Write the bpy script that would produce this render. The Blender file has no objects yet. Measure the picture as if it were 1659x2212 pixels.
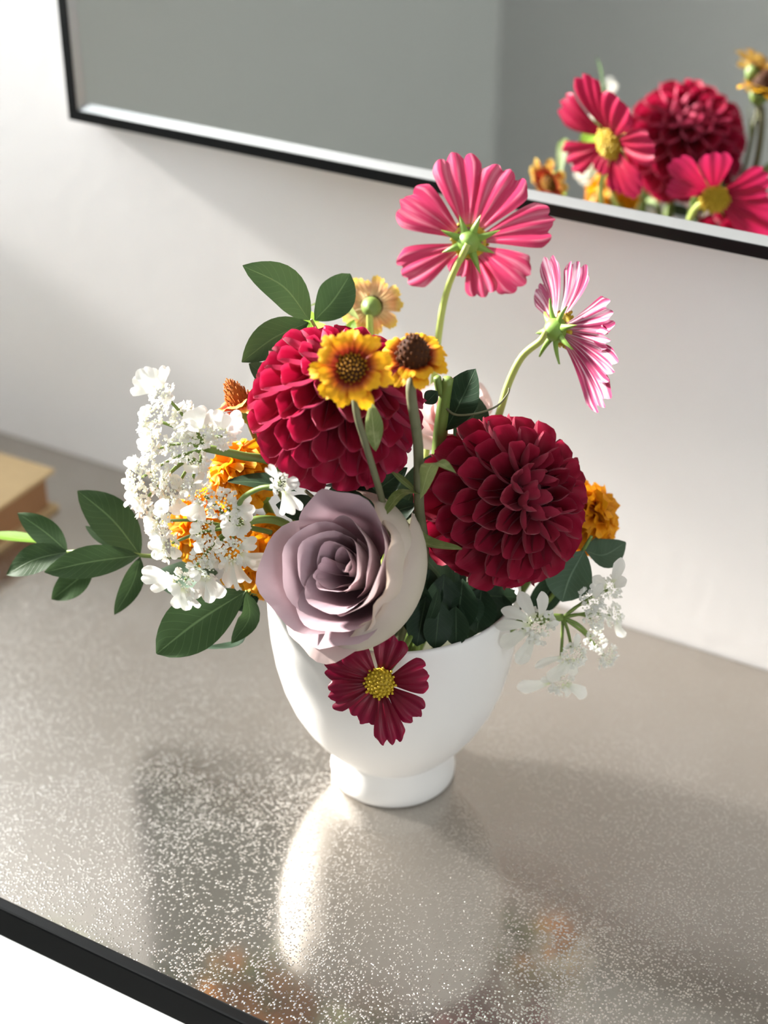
import bpy, math, random
import numpy as np
from mathutils import Vector, Matrix

random.seed(7)
rng = np.random.default_rng(7)
scn = bpy.context.scene
col = scn.collection

# ------------------------------------------------------------------ camera
FPX, W, H = 3600.0, 1659.0, 2212.0
PITCH, AZ = math.radians(31.0), math.radians(180 - 59.8)
FW = Vector((math.cos(AZ) * math.cos(PITCH), math.sin(AZ) * math.cos(PITCH), -math.sin(PITCH)))
RT = Vector((math.sin(AZ), -math.cos(AZ), 0))
UP = RT.cross(FW)
HD = Vector((math.cos(AZ), math.sin(AZ), 0))          # horizontal view direction
CAM = Vector((0.33636, -0.58729, 0.56284))

cam_data = bpy.data.cameras.new('camera')
cam = bpy.data.objects.new('camera', cam_data)
col.objects.link(cam)
cam.matrix_world = Matrix((
    (RT.x, UP.x, -FW.x, CAM.x), (RT.y, UP.y, -FW.y, CAM.y), (RT.z, UP.z, -FW.z, CAM.z), (0, 0, 0, 1)))
cam_data.sensor_fit = 'VERTICAL'
cam_data.sensor_height = 36
cam_data.sensor_width = 27
cam_data.lens = FPX / H * 36
cam_data.clip_start = 0.02
cam_data.dof.use_dof = True
cam_data.dof.focus_distance = 0.74
cam_data.dof.aperture_fstop = 5.4
scn.camera = cam

# ------------------------------------------------------------------ world, sun, exposure
world = bpy.data.worlds.new('sky')
scn.world = world
world.use_nodes = True
bg = world.node_tree.nodes['Background']
bg.inputs[0].default_value = (0.90, 0.95, 1.0, 1)
bg.inputs[1].default_value = 13.5

sd = bpy.data.lights.new('sun', 'SUN')
sd.energy = 27.0
sd.angle = math.radians(6)
sd.color = (1.0, 0.955, 0.90)
sun = bpy.data.objects.new('sun', sd)
col.objects.link(sun)
SUN_EL, SUN_A = math.radians(24), math.radians(1.8)
sdir = Vector((-math.cos(SUN_EL) * math.cos(SUN_A), -math.cos(SUN_EL) * math.sin(SUN_A), math.sin(SUN_EL)))
sun.rotation_euler = sdir.to_track_quat('Z', 'Y').to_euler()
sun.location = sdir * 4

# room extents (table top is z = 0)
XL, XR, YB, YF, ZF, ZC = -0.66, 1.9, 0.1813, -2.10, -0.75, 1.75
XS, YC = -2.4, -1.10                                     # the room widens beyond the end of the window wall
WY0, WY1, WZ0, WZ1 = -0.225, 0.1813, -0.70, 1.65           # the tall glazed opening in the left wall
MR0, MR1 = -0.10, 0.28                                   # unseen solid panel added across that opening to block low light

RY0, RY1, RZ0, RZ1 = -1.50, -1.00, 0.10, 1.25           # unseen opening added in the right wall for fill light
for nm, x, y0, y1, z0, z1, inward in (('window_portal', XL - 0.1, WY0, WY1, MR1, WZ1, 1), ('window_portal', XL - 0.1, WY0, WY1, WZ0, MR0, 1), ('window_portal', XR + 0.1, RY0, RY1, RZ0, RZ1, -1)):
    pd = bpy.data.lights.new(nm, 'AREA')
    pd.shape = 'RECTANGLE'
    pd.size, pd.size_y = y1 - y0, z1 - z0
    pd.cycles.is_portal = True
    portal = bpy.data.objects.new(nm, pd)
    col.objects.link(portal)
    portal.location = (x, (y0 + y1) / 2, (z0 + z1) / 2)
    portal.rotation_euler = Matrix(((0, 0, -inward), (inward, 0, 0), (0, -1, 0))).to_euler()

scn.view_settings.view_transform = 'Standard'
scn.view_settings.look = 'None'
scn.view_settings.exposure = -0.4
scn.view_settings.gamma = 1
scn.view_settings.use_curve_mapping = False
scn.cycles.use_denoising = True


# ------------------------------------------------------------------ helpers
def ray(px, py):
    return FW + RT * ((px - W / 2) / FPX) - UP * ((py - H / 2) / FPX)


def at(px, py, off=0.0):
    """the point seen at a pixel on the upright plane that lies off metres behind the vase's axis"""
    r = ray(px, py)
    return CAM + r * ((off - CAM.dot(HD)) / r.dot(HD))


def on_z(px, py, z=0.0):
    r = ray(px, py)
    return CAM + r * ((z - CAM.z) / r.z)


def on_plane(px, py, p, n):
    r = ray(px, py)
    return CAM + r * ((p - CAM).dot(n) / r.dot(n))


def cd(r, u, t):
    """direction given as right, up, towards the viewer"""
    return (RT * r + UP * u - FW * t).normalized()


def px2m(p):
    return (p - CAM).dot(FW) / FPX


WM = {}


def mk(name, V, F, mat, uv=None, smooth=True):
    me = bpy.data.meshes.new(name)
    me.from_pydata([tuple(v) for v in V], [], F)
    if smooth:
        me.polygons.foreach_set('use_smooth', [True] * len(me.polygons))
    if uv is not None:
        l = me.uv_layers.new(name='UVMap')
        idx = np.empty(len(me.loops), dtype=np.int32)
        me.loops.foreach_get('vertex_index', idx)
        l.data.foreach_set('uv', np.asarray(uv, dtype=np.float32)[idx].ravel())
    if mat:
        me.materials.append(mat)
    me.update()
    return me


def grid(name, nu, nv, fn, mat, wrap=False):
    """fn(u, v) -> xyz with u along the length 0..1 and v across -1..1"""
    V, F, uv = [], [], []
    for i in range(nu):
        for j in range(nv):
            u, v = i / (nu - 1), -1 + 2 * j / (nv - 1)
            V.append(fn(u, v))
            uv.append((0.5 + v / 2, u))
    for i in range(nu - 1):
        for j in range(nv - 1):
            a = i * nv + j
            F.append((a, a + 1, a + nv + 1, a + nv))
    return mk(name, V, F, mat, uv)


def thing(name, label, cat, loc, group=None):
    o = bpy.data.objects.new(name, None)
    col.objects.link(o)
    o.empty_display_size = 0.01
    o.location = loc
    o['label'], o['category'] = label, cat
    if group:
        o['group'] = group
    WM[o.name] = Matrix.Translation(Vector(loc))
    return o


def part(name, me, parent, M=None, label=None, kind=None):
    """a mesh child placed by its world matrix"""
    M = M if M is not None else Matrix.Identity(4)
    o = bpy.data.objects.new(name, me)
    col.objects.link(o)
    o.parent = parent
    o.matrix_basis = WM[parent.name].inverted() @ M
    WM[o.name] = M
    if label:
        o['label'] = label
    if kind:
        o['kind'] = kind
    return o


def struct(name, me, M=None):
    o = bpy.data.objects.new(name, me)
    col.objects.link(o)
    if M is not None:
        o.matrix_world = M
    o['kind'] = 'structure'
    WM[o.name] = M if M is not None else Matrix.Identity(4)
    return o


def frame(base, y, z, sx=1, sy=1, sz=1):
    y = y.normalized()
    x = y.cross(z)
    if x.length < 1e-6:
        x = y.cross(Vector((0.3, 0.5, 0.8)))
    x.normalize()
    z = x.cross(y)
    return Matrix((
        (x.x * sx, y.x * sy, z.x * sz, base.x), (x.y * sx, y.y * sy, z.y * sz, base.y),
        (x.z * sx, y.z * sy, z.z * sz, base.z), (0, 0, 0, 1)))


def box_vf(x0, x1, y0, y1, z0, z1):
    V = [(x0, y0, z0), (x1, y0, z0), (x1, y1, z0), (x0, y1, z0), (x0, y0, z1), (x1, y0, z1), (x1, y1, z1), (x0, y1, z1)]
    F = [(0, 3, 2, 1), (4, 5, 6, 7), (0, 1, 5, 4), (1, 2, 6, 5), (2, 3, 7, 6), (3, 0, 4, 7)]
    return V, F


def box(name, x0, x1, y0, y1, z0, z1, mat, bevel=0.0):
    V, F = box_vf(x0, x1, y0, y1, z0, z1)
    me = mk(name, V, F, mat, smooth=False)
    if bevel:
        import bmesh
        bm = bmesh.new()
        bm.from_mesh(me)
        bmesh.ops.bevel(bm, geom=bm.edges[:], offset=bevel, segments=2, affect='EDGES', profile=0.5)
        bm.to_mesh(me)
        bm.free()
    return me


def lathe(name, prof, n, mat):
    V, F = [], []
    for i in range(n):
        a = 2 * math.pi * i / n
        for r, z in prof:
            V.append((r * math.cos(a), r * math.sin(a), z))
    m = len(prof)
    for i in range(n):
        for j in range(m - 1):
            a, b = i * m + j, ((i + 1) % n) * m + j
            F.append((a, b, b + 1, a + 1))
    return mk(name, V, F, mat)


def spline(pts, n):
    """Catmull-Rom through the points"""
    P = [Vector(p) for p in pts]
    P = [P[0] * 2 - P[1]] + P + [P[-1] * 2 - P[-2]]
    out = []
    segs = len(P) - 3
    for k in range(n):
        t = k / (n - 1) * segs
        i = min(int(t), segs - 1)
        t -= i
        a, b, c, d = P[i], P[i + 1], P[i + 2], P[i + 3]
        out.append(0.5 * (2 * b + (c - a) * t + (2 * a - 5 * b + 4 * c - d) * t * t + (3 * b - a - 3 * c + d) * t ** 3))
    return out


def tube(name, pts, r0, r1, mat, n=16, sides=8, cap=True):
    C = spline(pts, n)
    V, F, uv = [], [], []
    up = Vector((0.31, 0.22, 0.92))
    for i, c in enumerate(C):
        t = (C[min(i + 1, n - 1)] - C[max(i - 1, 0)]).normalized()
        x = t.cross(up)
        if x.length < 1e-4:
            x = t.cross(Vector((1, 0, 0)))
        x.normalize()
        y = t.cross(x)
        up = -y if (-y).dot(up) > 0 else y
        r = r0 + (r1 - r0) * i / (n - 1)
        for k in range(sides):
            a = 2 * math.pi * k / sides
            V.append(c + x * (r * math.cos(a)) + y * (r * math.sin(a)))
            uv.append((k / sides, i / (n - 1)))
    for i in range(n - 1):
        for k in range(sides):
            a, b = i * sides + k, i * sides + (k + 1) % sides
            F.append((a, b, b + sides, a + sides))
    if cap:
        F.append(tuple(range(sides - 1, -1, -1)))
        F.append(tuple(range((n - 1) * sides, n * sides)))
    return mk(name, V, F, mat, uv)


# ------------------------------------------------------------------ materials
class NT:
    def __init__(self, name):
        self.m = bpy.data.materials.new(name)
        self.m.use_nodes = True
        self.t = self.m.node_tree
        self.t.nodes.clear()
        self.out = self.t.nodes.new('ShaderNodeOutputMaterial')

    def n(self, typ, **kw):
        nd = self.t.nodes.new('ShaderNode' + typ)
        for k, v in kw.items():
            setattr(nd, k, v)
        return nd

    def set(self, sock, v):
        if isinstance(v, bpy.types.NodeSocket):
            self.t.links.new(v, sock)
        elif isinstance(v, (tuple, list)) and len(v) == 3 and sock.type == 'RGBA':
            sock.default_value = (*v, 1)
        else:
            sock.default_value = v

    def math(self, op, a, b=0.0, c=0.0, clamp=False):
        nd = self.n('Math', operation=op, use_clamp=clamp)
        for s, v in zip(nd.inputs, (a, b, c)):
            self.set(s, v)
        return nd.outputs[0]

    def mix(self, f, a, b, blend='MIX'):
        nd = self.n('Mix', data_type='RGBA', blend_type=blend)
        self.set(nd.inputs[0], f)
        self.set(nd.inputs[6], a)
        self.set(nd.inputs[7], b)
        return nd.outputs[2]

    def ramp(self, f, stops):
        nd = self.n('ValToRGB')
        while len(nd.color_ramp.elements) < len(stops):
            nd.color_ramp.elements.new(0.5)
        for e, (p, c) in zip(nd.color_ramp.elements, stops):
            e.position = p
            e.color = (*c, 1) if not isinstance(c, float) else (c, c, c, 1)
        self.set(nd.inputs[0], f)
        return nd.outputs[0]

    def noise(self, vec, scale, detail=2.0, rough=0.5):
        nd = self.n('TexNoise')
        self.set(nd.inputs['Vector'], vec)
        nd.inputs['Scale'].default_value = scale
        nd.inputs['Detail'].default_value = detail
        nd.inputs['Roughness'].default_value = rough
        return nd.outputs[0]

    def smooth(self, v, lo, hi):
        nd = self.n('MapRange', interpolation_type='SMOOTHSTEP')
        self.set(nd.inputs[0], v)
        nd.inputs[1].default_value, nd.inputs[2].default_value = lo, hi
        return nd.outputs[0]

    def bsdf(self, color, rough=0.5, metal=0.0, spec=0.5, normal=None, coat=0.0, sheen=0.0):
        b = self.n('BsdfPrincipled')
        self.set(b.inputs['Base Color'], color)
        self.set(b.inputs['Roughness'], rough)
        self.set(b.inputs['Metallic'], metal)
        self.set(b.inputs['Specular IOR Level'], spec)
        if coat:
            b.inputs['Coat Weight'].default_value = coat
        if sheen:
            b.inputs['Sheen Weight'].default_value = sheen
        if normal:
            self.set(b.inputs['Normal'], normal)
        return b.outputs[0]

    def done(self, sh):
        self.t.links.new(sh, self.out.inputs[0])
        return self.m


def plain(name, color, rough=0.5, metal=0.0, spec=0.5, vary=0.0, scale=40.0, bump=0.0, coat=0.0):
    t = NT(name)
    tc = t.n('TexCoord').outputs['Object']
    nz = t.noise(tc, scale, 3)
    c = t.mix(t.math('MULTIPLY', nz, vary), color, tuple(x * 0.5 for x in color)) if vary else color
    nrm = None
    if bump:
        b = t.n('Bump')
        b.inputs['Strength'].default_value = 0.4
        b.inputs['Distance'].default_value = bump
        t.set(b.inputs['Height'], nz)
        nrm = b.outputs[0]
    return t.done(t.bsdf(c, rough, metal, spec, nrm, coat))


def petal_mat(name, stops, back=None, transl=0.35, rough=0.5, spec=0.3, vary=0.25, streak=0.0, streak_col=(1, 1, 1),
              freq=11.0, tcol=None, edge=None, back_stops=None, sheen=0.0):
    """a thin two-sided petal: colour runs from base to tip, light passes through"""
    t = NT(name)
    uv = t.n('TexCoord').outputs['UV']
    sp = t.n('SeparateXYZ')
    t.set(sp.inputs[0], uv)
    u, v = sp.outputs[1], sp.outputs[0]
    c = t.ramp(u, stops)
    if edge:
        av = t.math('ABSOLUTE', t.math('SUBTRACT', v, 0.5))
        e = t.math('MAXIMUM', t.smooth(av, 0.36, 0.5), t.smooth(u, 0.86, 1.0))
        c = t.mix(t.math('MULTIPLY', e, 0.75), c, edge)
    if back or back_stops:
        bc = t.ramp(u, back_stops) if back_stops else back
        if streak:
            mp = t.n('Mapping')
            t.set(mp.inputs[0], uv)
            mp.inputs['Scale'].default_value = (freq, 0.9, 1)
            st = t.smooth(t.noise(mp.outputs[0], 1.0, 2, 0.6), 0.48, 0.66)
            bc = t.mix(t.math('MULTIPLY', st, streak), bc, streak_col)
        g = t.n('NewGeometry')
        c = t.mix(g.outputs['Backfacing'], c, bc)
    rnd = t.n('ObjectInfo').outputs['Random']
    h = t.n('HueSaturation')
    t.set(h.inputs['Value'], t.math('MULTIPLY_ADD', rnd, vary, 1 - vary / 2))
    t.set(h.inputs['Color'], c)
    c = h.outputs[0]
    b = t.n('Bump')
    b.inputs['Strength'].default_value = 0.25
    b.inputs['Distance'].default_value = 0.0006
    mp = t.n('Mapping')
    t.set(mp.inputs[0], uv)
    mp.inputs['Scale'].default_value = (22, 1.2, 1)
    t.set(b.inputs['Height'], t.noise(mp.outputs[0], 1.0, 2))
    p = t.bsdf(c, rough, 0, spec, b.outputs[0], sheen=sheen)
    tr = t.n('BsdfTranslucent')
    t.set(tr.inputs[0], tcol if tcol else c)
    mx = t.n('MixShader')
    mx.inputs[0].default_value = transl
    t.t.links.new(p, mx.inputs[1])
    t.t.links.new(tr.outputs[0], mx.inputs[2])
    return t.done(mx.outputs[0])


def leaf_mat(name, top, back, vein, transl=0.25, rough=0.38, tcol=None, mottled=0.0, spec=0.3):
    t = NT(name)
    uv = t.n('TexCoord').outputs['UV']
    sp = t.n('SeparateXYZ')
    t.set(sp.inputs[0], uv)
    v, u = sp.outputs[0], sp.outputs[1]
    av = t.math('ABSOLUTE', t.math('SUBTRACT', v, 0.5))
    mid = t.math('SUBTRACT', 1.0, t.smooth(av, 0.008, 0.03))
    # side veins lean towards the tip
    w = t.math('SINE', t.math('MULTIPLY', t.math('SUBTRACT', u, t.math('MULTIPLY', av, 0.5)), 62.0))
    side = t.math('MULTIPLY', t.smooth(w, 0.93, 1.0), 0.22)
    nz = t.noise(t.n('TexCoord').outputs['Object'], 160, 3)
    g = t.n('NewGeometry')
    base = t.mix(g.outputs['Backfacing'], top, back)
    base = t.mix(t.math('MULTIPLY', nz, 0.35 + mottled), base, tuple(x * 0.55 for x in top))
    if mottled:
        base = t.mix(t.math('MULTIPLY', t.smooth(nz, 0.5, 0.7), mottled), base, vein)
    c = t.mix(t.math('MAXIMUM', t.math('MULTIPLY', mid, 0.8), side), base, vein)
    h = t.n('HueSaturation')
    t.set(h.inputs['Value'], t.math('MULTIPLY_ADD', t.n('ObjectInfo').outputs['Random'], 0.3, 0.85))
    t.set(h.inputs['Color'], c)
    b = t.n('Bump')
    b.inputs['Strength'].default_value = 0.3
    b.inputs['Distance'].default_value = 0.0005
    t.set(b.inputs['Height'], t.math('ADD', t.math('MULTIPLY', nz, 0.4), t.math('MAXIMUM', mid, side)))
    p = t.bsdf(h.outputs[0], rough, 0, spec, b.outputs[0])
    tr = t.n('BsdfTranslucent')
    t.set(tr.inputs[0], tcol if tcol else tuple(min(1, x * 1.6) for x in back))
    mx = t.n('MixShader')
    mx.inputs[0].default_value = transl
    t.t.links.new(p, mx.inputs[1])
    t.t.links.new(tr.outputs[0], mx.inputs[2])
    return t.done(mx.outputs[0])


def table_mat():
    t = NT('embossed_champagne_metal')
    tc = t.n('TexCoord').outputs['Object']
    big = t.noise(tc, 9.0, 3, 0.55)
    mid = t.noise(tc, 40.0, 3, 0.6)
    warp = t.n('VectorMath', operation='MULTIPLY_ADD')
    nz = t.n('TexNoise')
    t.set(nz.inputs['Vector'], tc)
    nz.inputs['Scale'].default_value = 1300
    t.set(warp.inputs[0], nz.outputs['Color'])
    warp.inputs[1].default_value = (0.0007, 0.0007, 0.0007)
    t.set(warp.inputs[2], tc)
    vo = t.n('TexVoronoi', feature='F1')
    t.set(vo.inputs['Vector'], warp.outputs[0])
    vo.inputs['Scale'].default_value = 820
    grain = t.math('SUBTRACT', 1.0, t.smooth(vo.outputs['Distance'], 0.12, 0.52))
    # grains come in patches, with smoother metal between them
    pr = t.math('ADD', t.math('MULTIPLY', big, 0.6), t.math('MULTIPLY', mid, 0.4))
    cell = t.n('SeparateColor')
    t.set(cell.inputs[0], vo.outputs['Color'])
    keep = t.smooth(t.math('SUBTRACT', pr, t.math('MULTIPLY', cell.outputs[0], 0.34)), 0.28, 0.36)
    grain = t.math('MULTIPLY', grain, keep)
    fine = t.noise(tc, 1500, 2)
    hgt = t.math('ADD', grain, t.math('ADD', t.math('MULTIPLY', fine, 0.025), t.math('MULTIPLY', mid, 0.10)))
    b = t.n('Bump')
    b.inputs['Strength'].default_value = 0.45
    b.inputs['Distance'].default_value = 0.00035
    t.set(b.inputs['Height'], hgt)
    c = t.mix(big, (0.41, 0.372, 0.328), (0.51, 0.477, 0.435))
    c = t.mix(t.math('MULTIPLY', grain, 0.3), c, (0.78, 0.76, 0.72))
    r = t.math('ADD', 0.115, t.math('MULTIPLY', grain, 0.14))
    return t.done(t.bsdf(c, r, 0.92, 0.5, b.outputs[0]))


M = {}
M['wall'] = plain('painted_plaster', (0.81, 0.79, 0.78), 0.75, vary=0.04, scale=90, bump=0.0004)
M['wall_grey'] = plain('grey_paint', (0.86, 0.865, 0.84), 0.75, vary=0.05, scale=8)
M['wall_window'] = plain('window_wall_shaded', (0.42, 0.43, 0.405), 0.75, vary=0.05, scale=8)  # darker copy of the wall paint, its backlit shade put into the colour
M['ceiling'] = plain('ceiling_paint', (0.84, 0.83, 0.81), 0.8, vary=0.03)
M['floor'] = plain('pale_floor', (0.62, 0.60, 0.57), 0.45, vary=0.1, scale=6)
M['trim'] = plain('white_trim', (0.86, 0.85, 0.83), 0.4, vary=0.03)
M['black'] = plain('black_metal', (0.004, 0.0045, 0.005), 0.35, spec=0.25, vary=0.2, scale=300)
M['table'] = table_mat()
M['glass'] = plain('mirror_glass', (0.88, 0.895, 0.87), 0.0, metal=1.0, vary=0.01)
M['silver'] = plain('frame_silver', (0.55, 0.56, 0.55), 0.16, metal=1.0, vary=0.1, scale=200)
M['liner'] = plain('frame_liner', (0.42, 0.43, 0.43), 0.35, metal=0.6, vary=0.1, scale=200)
M['ceramic'] = plain('matte_white_glaze', (0.83, 0.82, 0.80), 0.42, spec=0.4, vary=0.03, scale=60, bump=0.0001)
M['cover'] = plain('tan_cloth_cover', (0.52, 0.37, 0.19), 0.75, vary=0.3, scale=120, bump=0.0003)
M['pages'] = plain('aged_page_block', (0.30, 0.15, 0.065), 0.85, vary=0.35, scale=400)
M['stem'] = plain('green_stem', (0.17, 0.25, 0.05), 0.5, vary=0.3, scale=150)
M['stem_pale'] = plain('pale_green_stem', (0.42, 0.50, 0.12), 0.5, vary=0.2, scale=150)
M['stem_dark'] = plain('hairy_brownish_stem', (0.15, 0.15, 0.075), 0.65, vary=0.4, scale=120)
M['calyx'] = plain('calyx_green', (0.20, 0.34, 0.05), 0.5, vary=0.3, scale=200)
M['twig'] = plain('brown_twig', (0.13, 0.10, 0.045), 0.6, vary=0.3, scale=150)

M['dahlia'] = petal_mat('dahlia_crimson', [(0.0, (0.10, 0.001, 0.008)), (0.55, (0.30, 0.003, 0.028)), (1.0, (0.40, 0.006, 0.045))],  # dark petal bases paint the shadow deep inside the cups
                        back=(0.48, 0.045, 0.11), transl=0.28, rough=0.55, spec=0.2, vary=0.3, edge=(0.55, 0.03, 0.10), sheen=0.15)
M['dahlia_dark'] = petal_mat('dahlia_wine', [(0.0, (0.060, 0.001, 0.007)), (0.55, (0.25, 0.003, 0.022)), (1.0, (0.34, 0.006, 0.036))],  # base tone again carries the painted shade inside each cup
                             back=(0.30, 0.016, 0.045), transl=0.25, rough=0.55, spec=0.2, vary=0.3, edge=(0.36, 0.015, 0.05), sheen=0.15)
M['cosmos'] = petal_mat('cosmos_carmine', [(0.0, (0.28, 0.004, 0.03)), (0.5, (0.45, 0.008, 0.05)), (1.0, (0.52, 0.015, 0.085))],
                        back_stops=[(0.0, (0.62, 0.22, 0.26)), (0.25, (0.50, 0.035, 0.10)), (1.0, (0.55, 0.05, 0.14))],
                        transl=0.45, streak=0.4, streak_col=(0.82, 0.42, 0.52), freq=7, vary=0.2)
M['cosmos_mauve'] = petal_mat('cosmos_mauve', [(0.0, (0.28, 0.004, 0.03)), (0.5, (0.45, 0.010, 0.06)), (1.0, (0.50, 0.02, 0.10))],
                              back_stops=[(0.0, (0.60, 0.25, 0.30)), (0.3, (0.36, 0.03, 0.10)), (1.0, (0.42, 0.06, 0.16))],
                              transl=0.3, streak=0.95, streak_col=(0.88, 0.66, 0.76), freq=9, vary=0.2)
M['cosmos_dark'] = petal_mat('cosmos_burgundy', [(0.0, (0.045, 0.0006, 0.004)), (0.5, (0.14, 0.001, 0.014)), (1.0, (0.20, 0.003, 0.030))],
                             back=(0.2, 0.02, 0.06), transl=0.15, rough=0.35, spec=0.25, vary=0.3)
M['disc_yellow'] = plain('yellow_disc', (0.62, 0.42, 0.015), 0.6, vary=0.8, scale=900, bump=0.0008)
M['anther'] = plain('yellow_anther', (0.68, 0.46, 0.02), 0.6, vary=0.5, scale=500)
M['zinnia'] = petal_mat('zinnia_yellow_red', [(0.0, (0.12, 0.006, 0.003)), (0.38, (0.26, 0.022, 0.004)), (0.56, (0.62, 0.16, 0.006)), (0.72, (0.84, 0.40, 0.008)), (1.0, (0.86, 0.47, 0.010))],
                        back=(0.62, 0.42, 0.10), transl=0.3, rough=0.5, vary=0.2)
M['zinnia_red'] = petal_mat('zinnia_rust', [(0.0, (0.30, 0.02, 0.005)), (0.65, (0.42, 0.04, 0.012)), (0.85, (0.80, 0.45, 0.08)), (1.0, (0.85, 0.6, 0.15))],
                            back_stops=[(0.0, (0.75, 0.66, 0.35)), (0.6, (0.72, 0.42, 0.22)), (1.0, (0.84, 0.60, 0.10))], transl=0.4, vary=0.3)
M['disc_brown'] = plain('brown_disc', (0.055, 0.018, 0.006), 0.7, spec=0.15, vary=0.5, scale=600, bump=0.0006)
M['floret'] = plain('golden_floret', (0.46, 0.20, 0.010), 0.6, spec=0.15, vary=0.7, scale=500)
M['floret_dark'] = plain('dark_floret', (0.13, 0.042, 0.010), 0.6, spec=0.15, vary=0.7, scale=500)
M['floret_rust'] = plain('rust_floret', (0.46, 0.13, 0.02), 0.6, spec=0.15, vary=0.6, scale=500)
M['marigold'] = petal_mat('marigold_orange', [(0.0, (0.42, 0.09, 0.003)), (0.5, (0.78, 0.27, 0.006)), (1.0, (0.88, 0.40, 0.010))],
                          back=(0.80, 0.36, 0.01), transl=0.35, vary=0.25)
M['rose'] = petal_mat('rose_mauve', [(0.0, (0.30, 0.17, 0.21)), (0.55, (0.40, 0.255, 0.30)), (1.0, (0.56, 0.42, 0.46))],
                      back_stops=[(0.0, (0.56, 0.50, 0.38)), (0.6, (0.54, 0.42, 0.39)), (1.0, (0.60, 0.46, 0.47))],
                      transl=0.22, rough=0.6, spec=0.2, vary=0.1)
M['rose_cream'] = petal_mat('rose_cream_guard', [(0.0, (0.42, 0.28, 0.31)), (0.6, (0.50, 0.35, 0.38)), (1.0, (0.64, 0.50, 0.47))],
                            back_stops=[(0.0, (0.60, 0.56, 0.42)), (0.7, (0.62, 0.55, 0.44)), (0.94, (0.62, 0.52, 0.45)), (1.0, (0.60, 0.46, 0.36))],
                            transl=0.22, rough=0.6, spec=0.2, vary=0.1)
M['blush'] = petal_mat('blush_petal', [(0.0, (0.72, 0.42, 0.40)), (1.0, (0.84, 0.66, 0.64))], back=(0.84, 0.70, 0.68), transl=0.35, vary=0.1)
M['white'] = petal_mat('lace_white', [(0.0, (0.70, 0.76, 0.45)), (0.25, (0.88, 0.89, 0.82)), (1.0, (0.92, 0.92, 0.88))],
                       back=(0.88, 0.88, 0.84), transl=0.5, vary=0.1)
M['bud'] = plain('lace_bud', (0.88, 0.89, 0.72), 0.55, vary=0.15, scale=400)
M['leaf'] = leaf_mat('leaf_green', (0.029, 0.066, 0.018), (0.052, 0.095, 0.032), (0.14, 0.22, 0.09), transl=0.12, rough=0.5)
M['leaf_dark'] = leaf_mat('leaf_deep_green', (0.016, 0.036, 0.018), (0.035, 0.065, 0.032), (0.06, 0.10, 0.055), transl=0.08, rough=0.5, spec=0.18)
M['leaf_grey'] = leaf_mat('leaf_grey_green', (0.055, 0.105, 0.060), (0.10, 0.16, 0.10), (0.16, 0.24, 0.16), transl=0.15, rough=0.5)
M['leaf_backlit'] = leaf_mat('leaf_backlit_green', (0.16, 0.32, 0.03), (0.26, 0.42, 0.06), (0.5, 0.62, 0.2), transl=0.5)  # lit copy of the leaf green, backlight painted into its colour
M['leaf_mottled'] = leaf_mat('leaf_mottled_green', (0.13, 0.19, 0.05), (0.28, 0.33, 0.12), (0.42, 0.46, 0.22), transl=0.25, rough=0.55, mottled=0.5)

# ------------------------------------------------------------------ the room
T = 0.12
struct('floor', box('floor', XS - T, XR + T, YF - T, YB + T, ZF - T, ZF, M['floor']))
struct('ceiling', box('ceiling', XS - T, XR + T, YF - T, YB + T, ZC, ZC + T, M['ceiling']))
struct('wall_back', box('wall_back', XL - T, XR + T, YB, YB + T, ZF, ZC, M['wall']))
struct('wall_front', box('wall_front', XS - T, XR + T, YF - T, YF, ZF, ZC, M['wall_grey']))


def wall_with_opening(name, x0, x1, y0, y1, o, mat='wall_grey'):
    V, F = [], []
    for b in ((y0, o[0], ZF, ZC), (o[1], y1, ZF, ZC), (o[0], o[1], ZF, o[2]), (o[0], o[1], o[3], ZC)):
        if b[1] - b[0] < 1e-4:
            continue
        v, f = box_vf(x0, x1, b[0], b[1], b[2], b[3])
        F += [tuple(i + len(V) for i in q) for q in f]
        V += v
    struct(name, mk(name, V, F, M[mat], smooth=False))


def window_frame(name, x0, x1, o, w=0.03):
    V, F = [], []
    for b in ((o[0], o[0] + w, o[2], o[3]), (o[1] - w * 0.2, o[1], o[2], o[3]), (o[0], o[1], o[2], o[2] + w), (o[0], o[1], o[3] - w, o[3])):
        v, f = box_vf(x0, x1, b[0], b[1], b[2], b[3])
        F += [tuple(i + len(V) for i in q) for q in f]
        V += v
    struct(name, mk(name, V, F, M['trim'], smooth=False))


wall_with_opening('wall_right', XR, XR + T, YF, YB, (RY0, RY1, RZ0, RZ1))
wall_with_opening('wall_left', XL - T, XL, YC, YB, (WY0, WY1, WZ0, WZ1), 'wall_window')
window_frame('window_1', XL - 0.09, XL - 0.04, (WY0, WY1, WZ0, WZ1))
struct('light_block', box('light_block_panel', XL - 0.095, XL - 0.035, WY0, WY1, MR0, MR1, M['trim'], 0.004))  # added out of view to keep low light off the wall
window_frame('fill_window', XR + 0.04, XR + 0.09, (RY0, RY1, RZ0, RZ1))  # frame of the added fill light opening
struct('wall_far_left', box('wall_far_left', XS - T, XS, YF, YC, ZF, ZC, M['wall_grey']))
struct('wall_return', box('wall_return', XS - T, XL - T, YC, YC + T, ZF, ZC, M['wall_grey']))
struct('baseboard_back', box('baseboard_back', XL, XR, YB - 0.014, YB, ZF, ZF + 0.09, M['trim'], 0.003))

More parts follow.
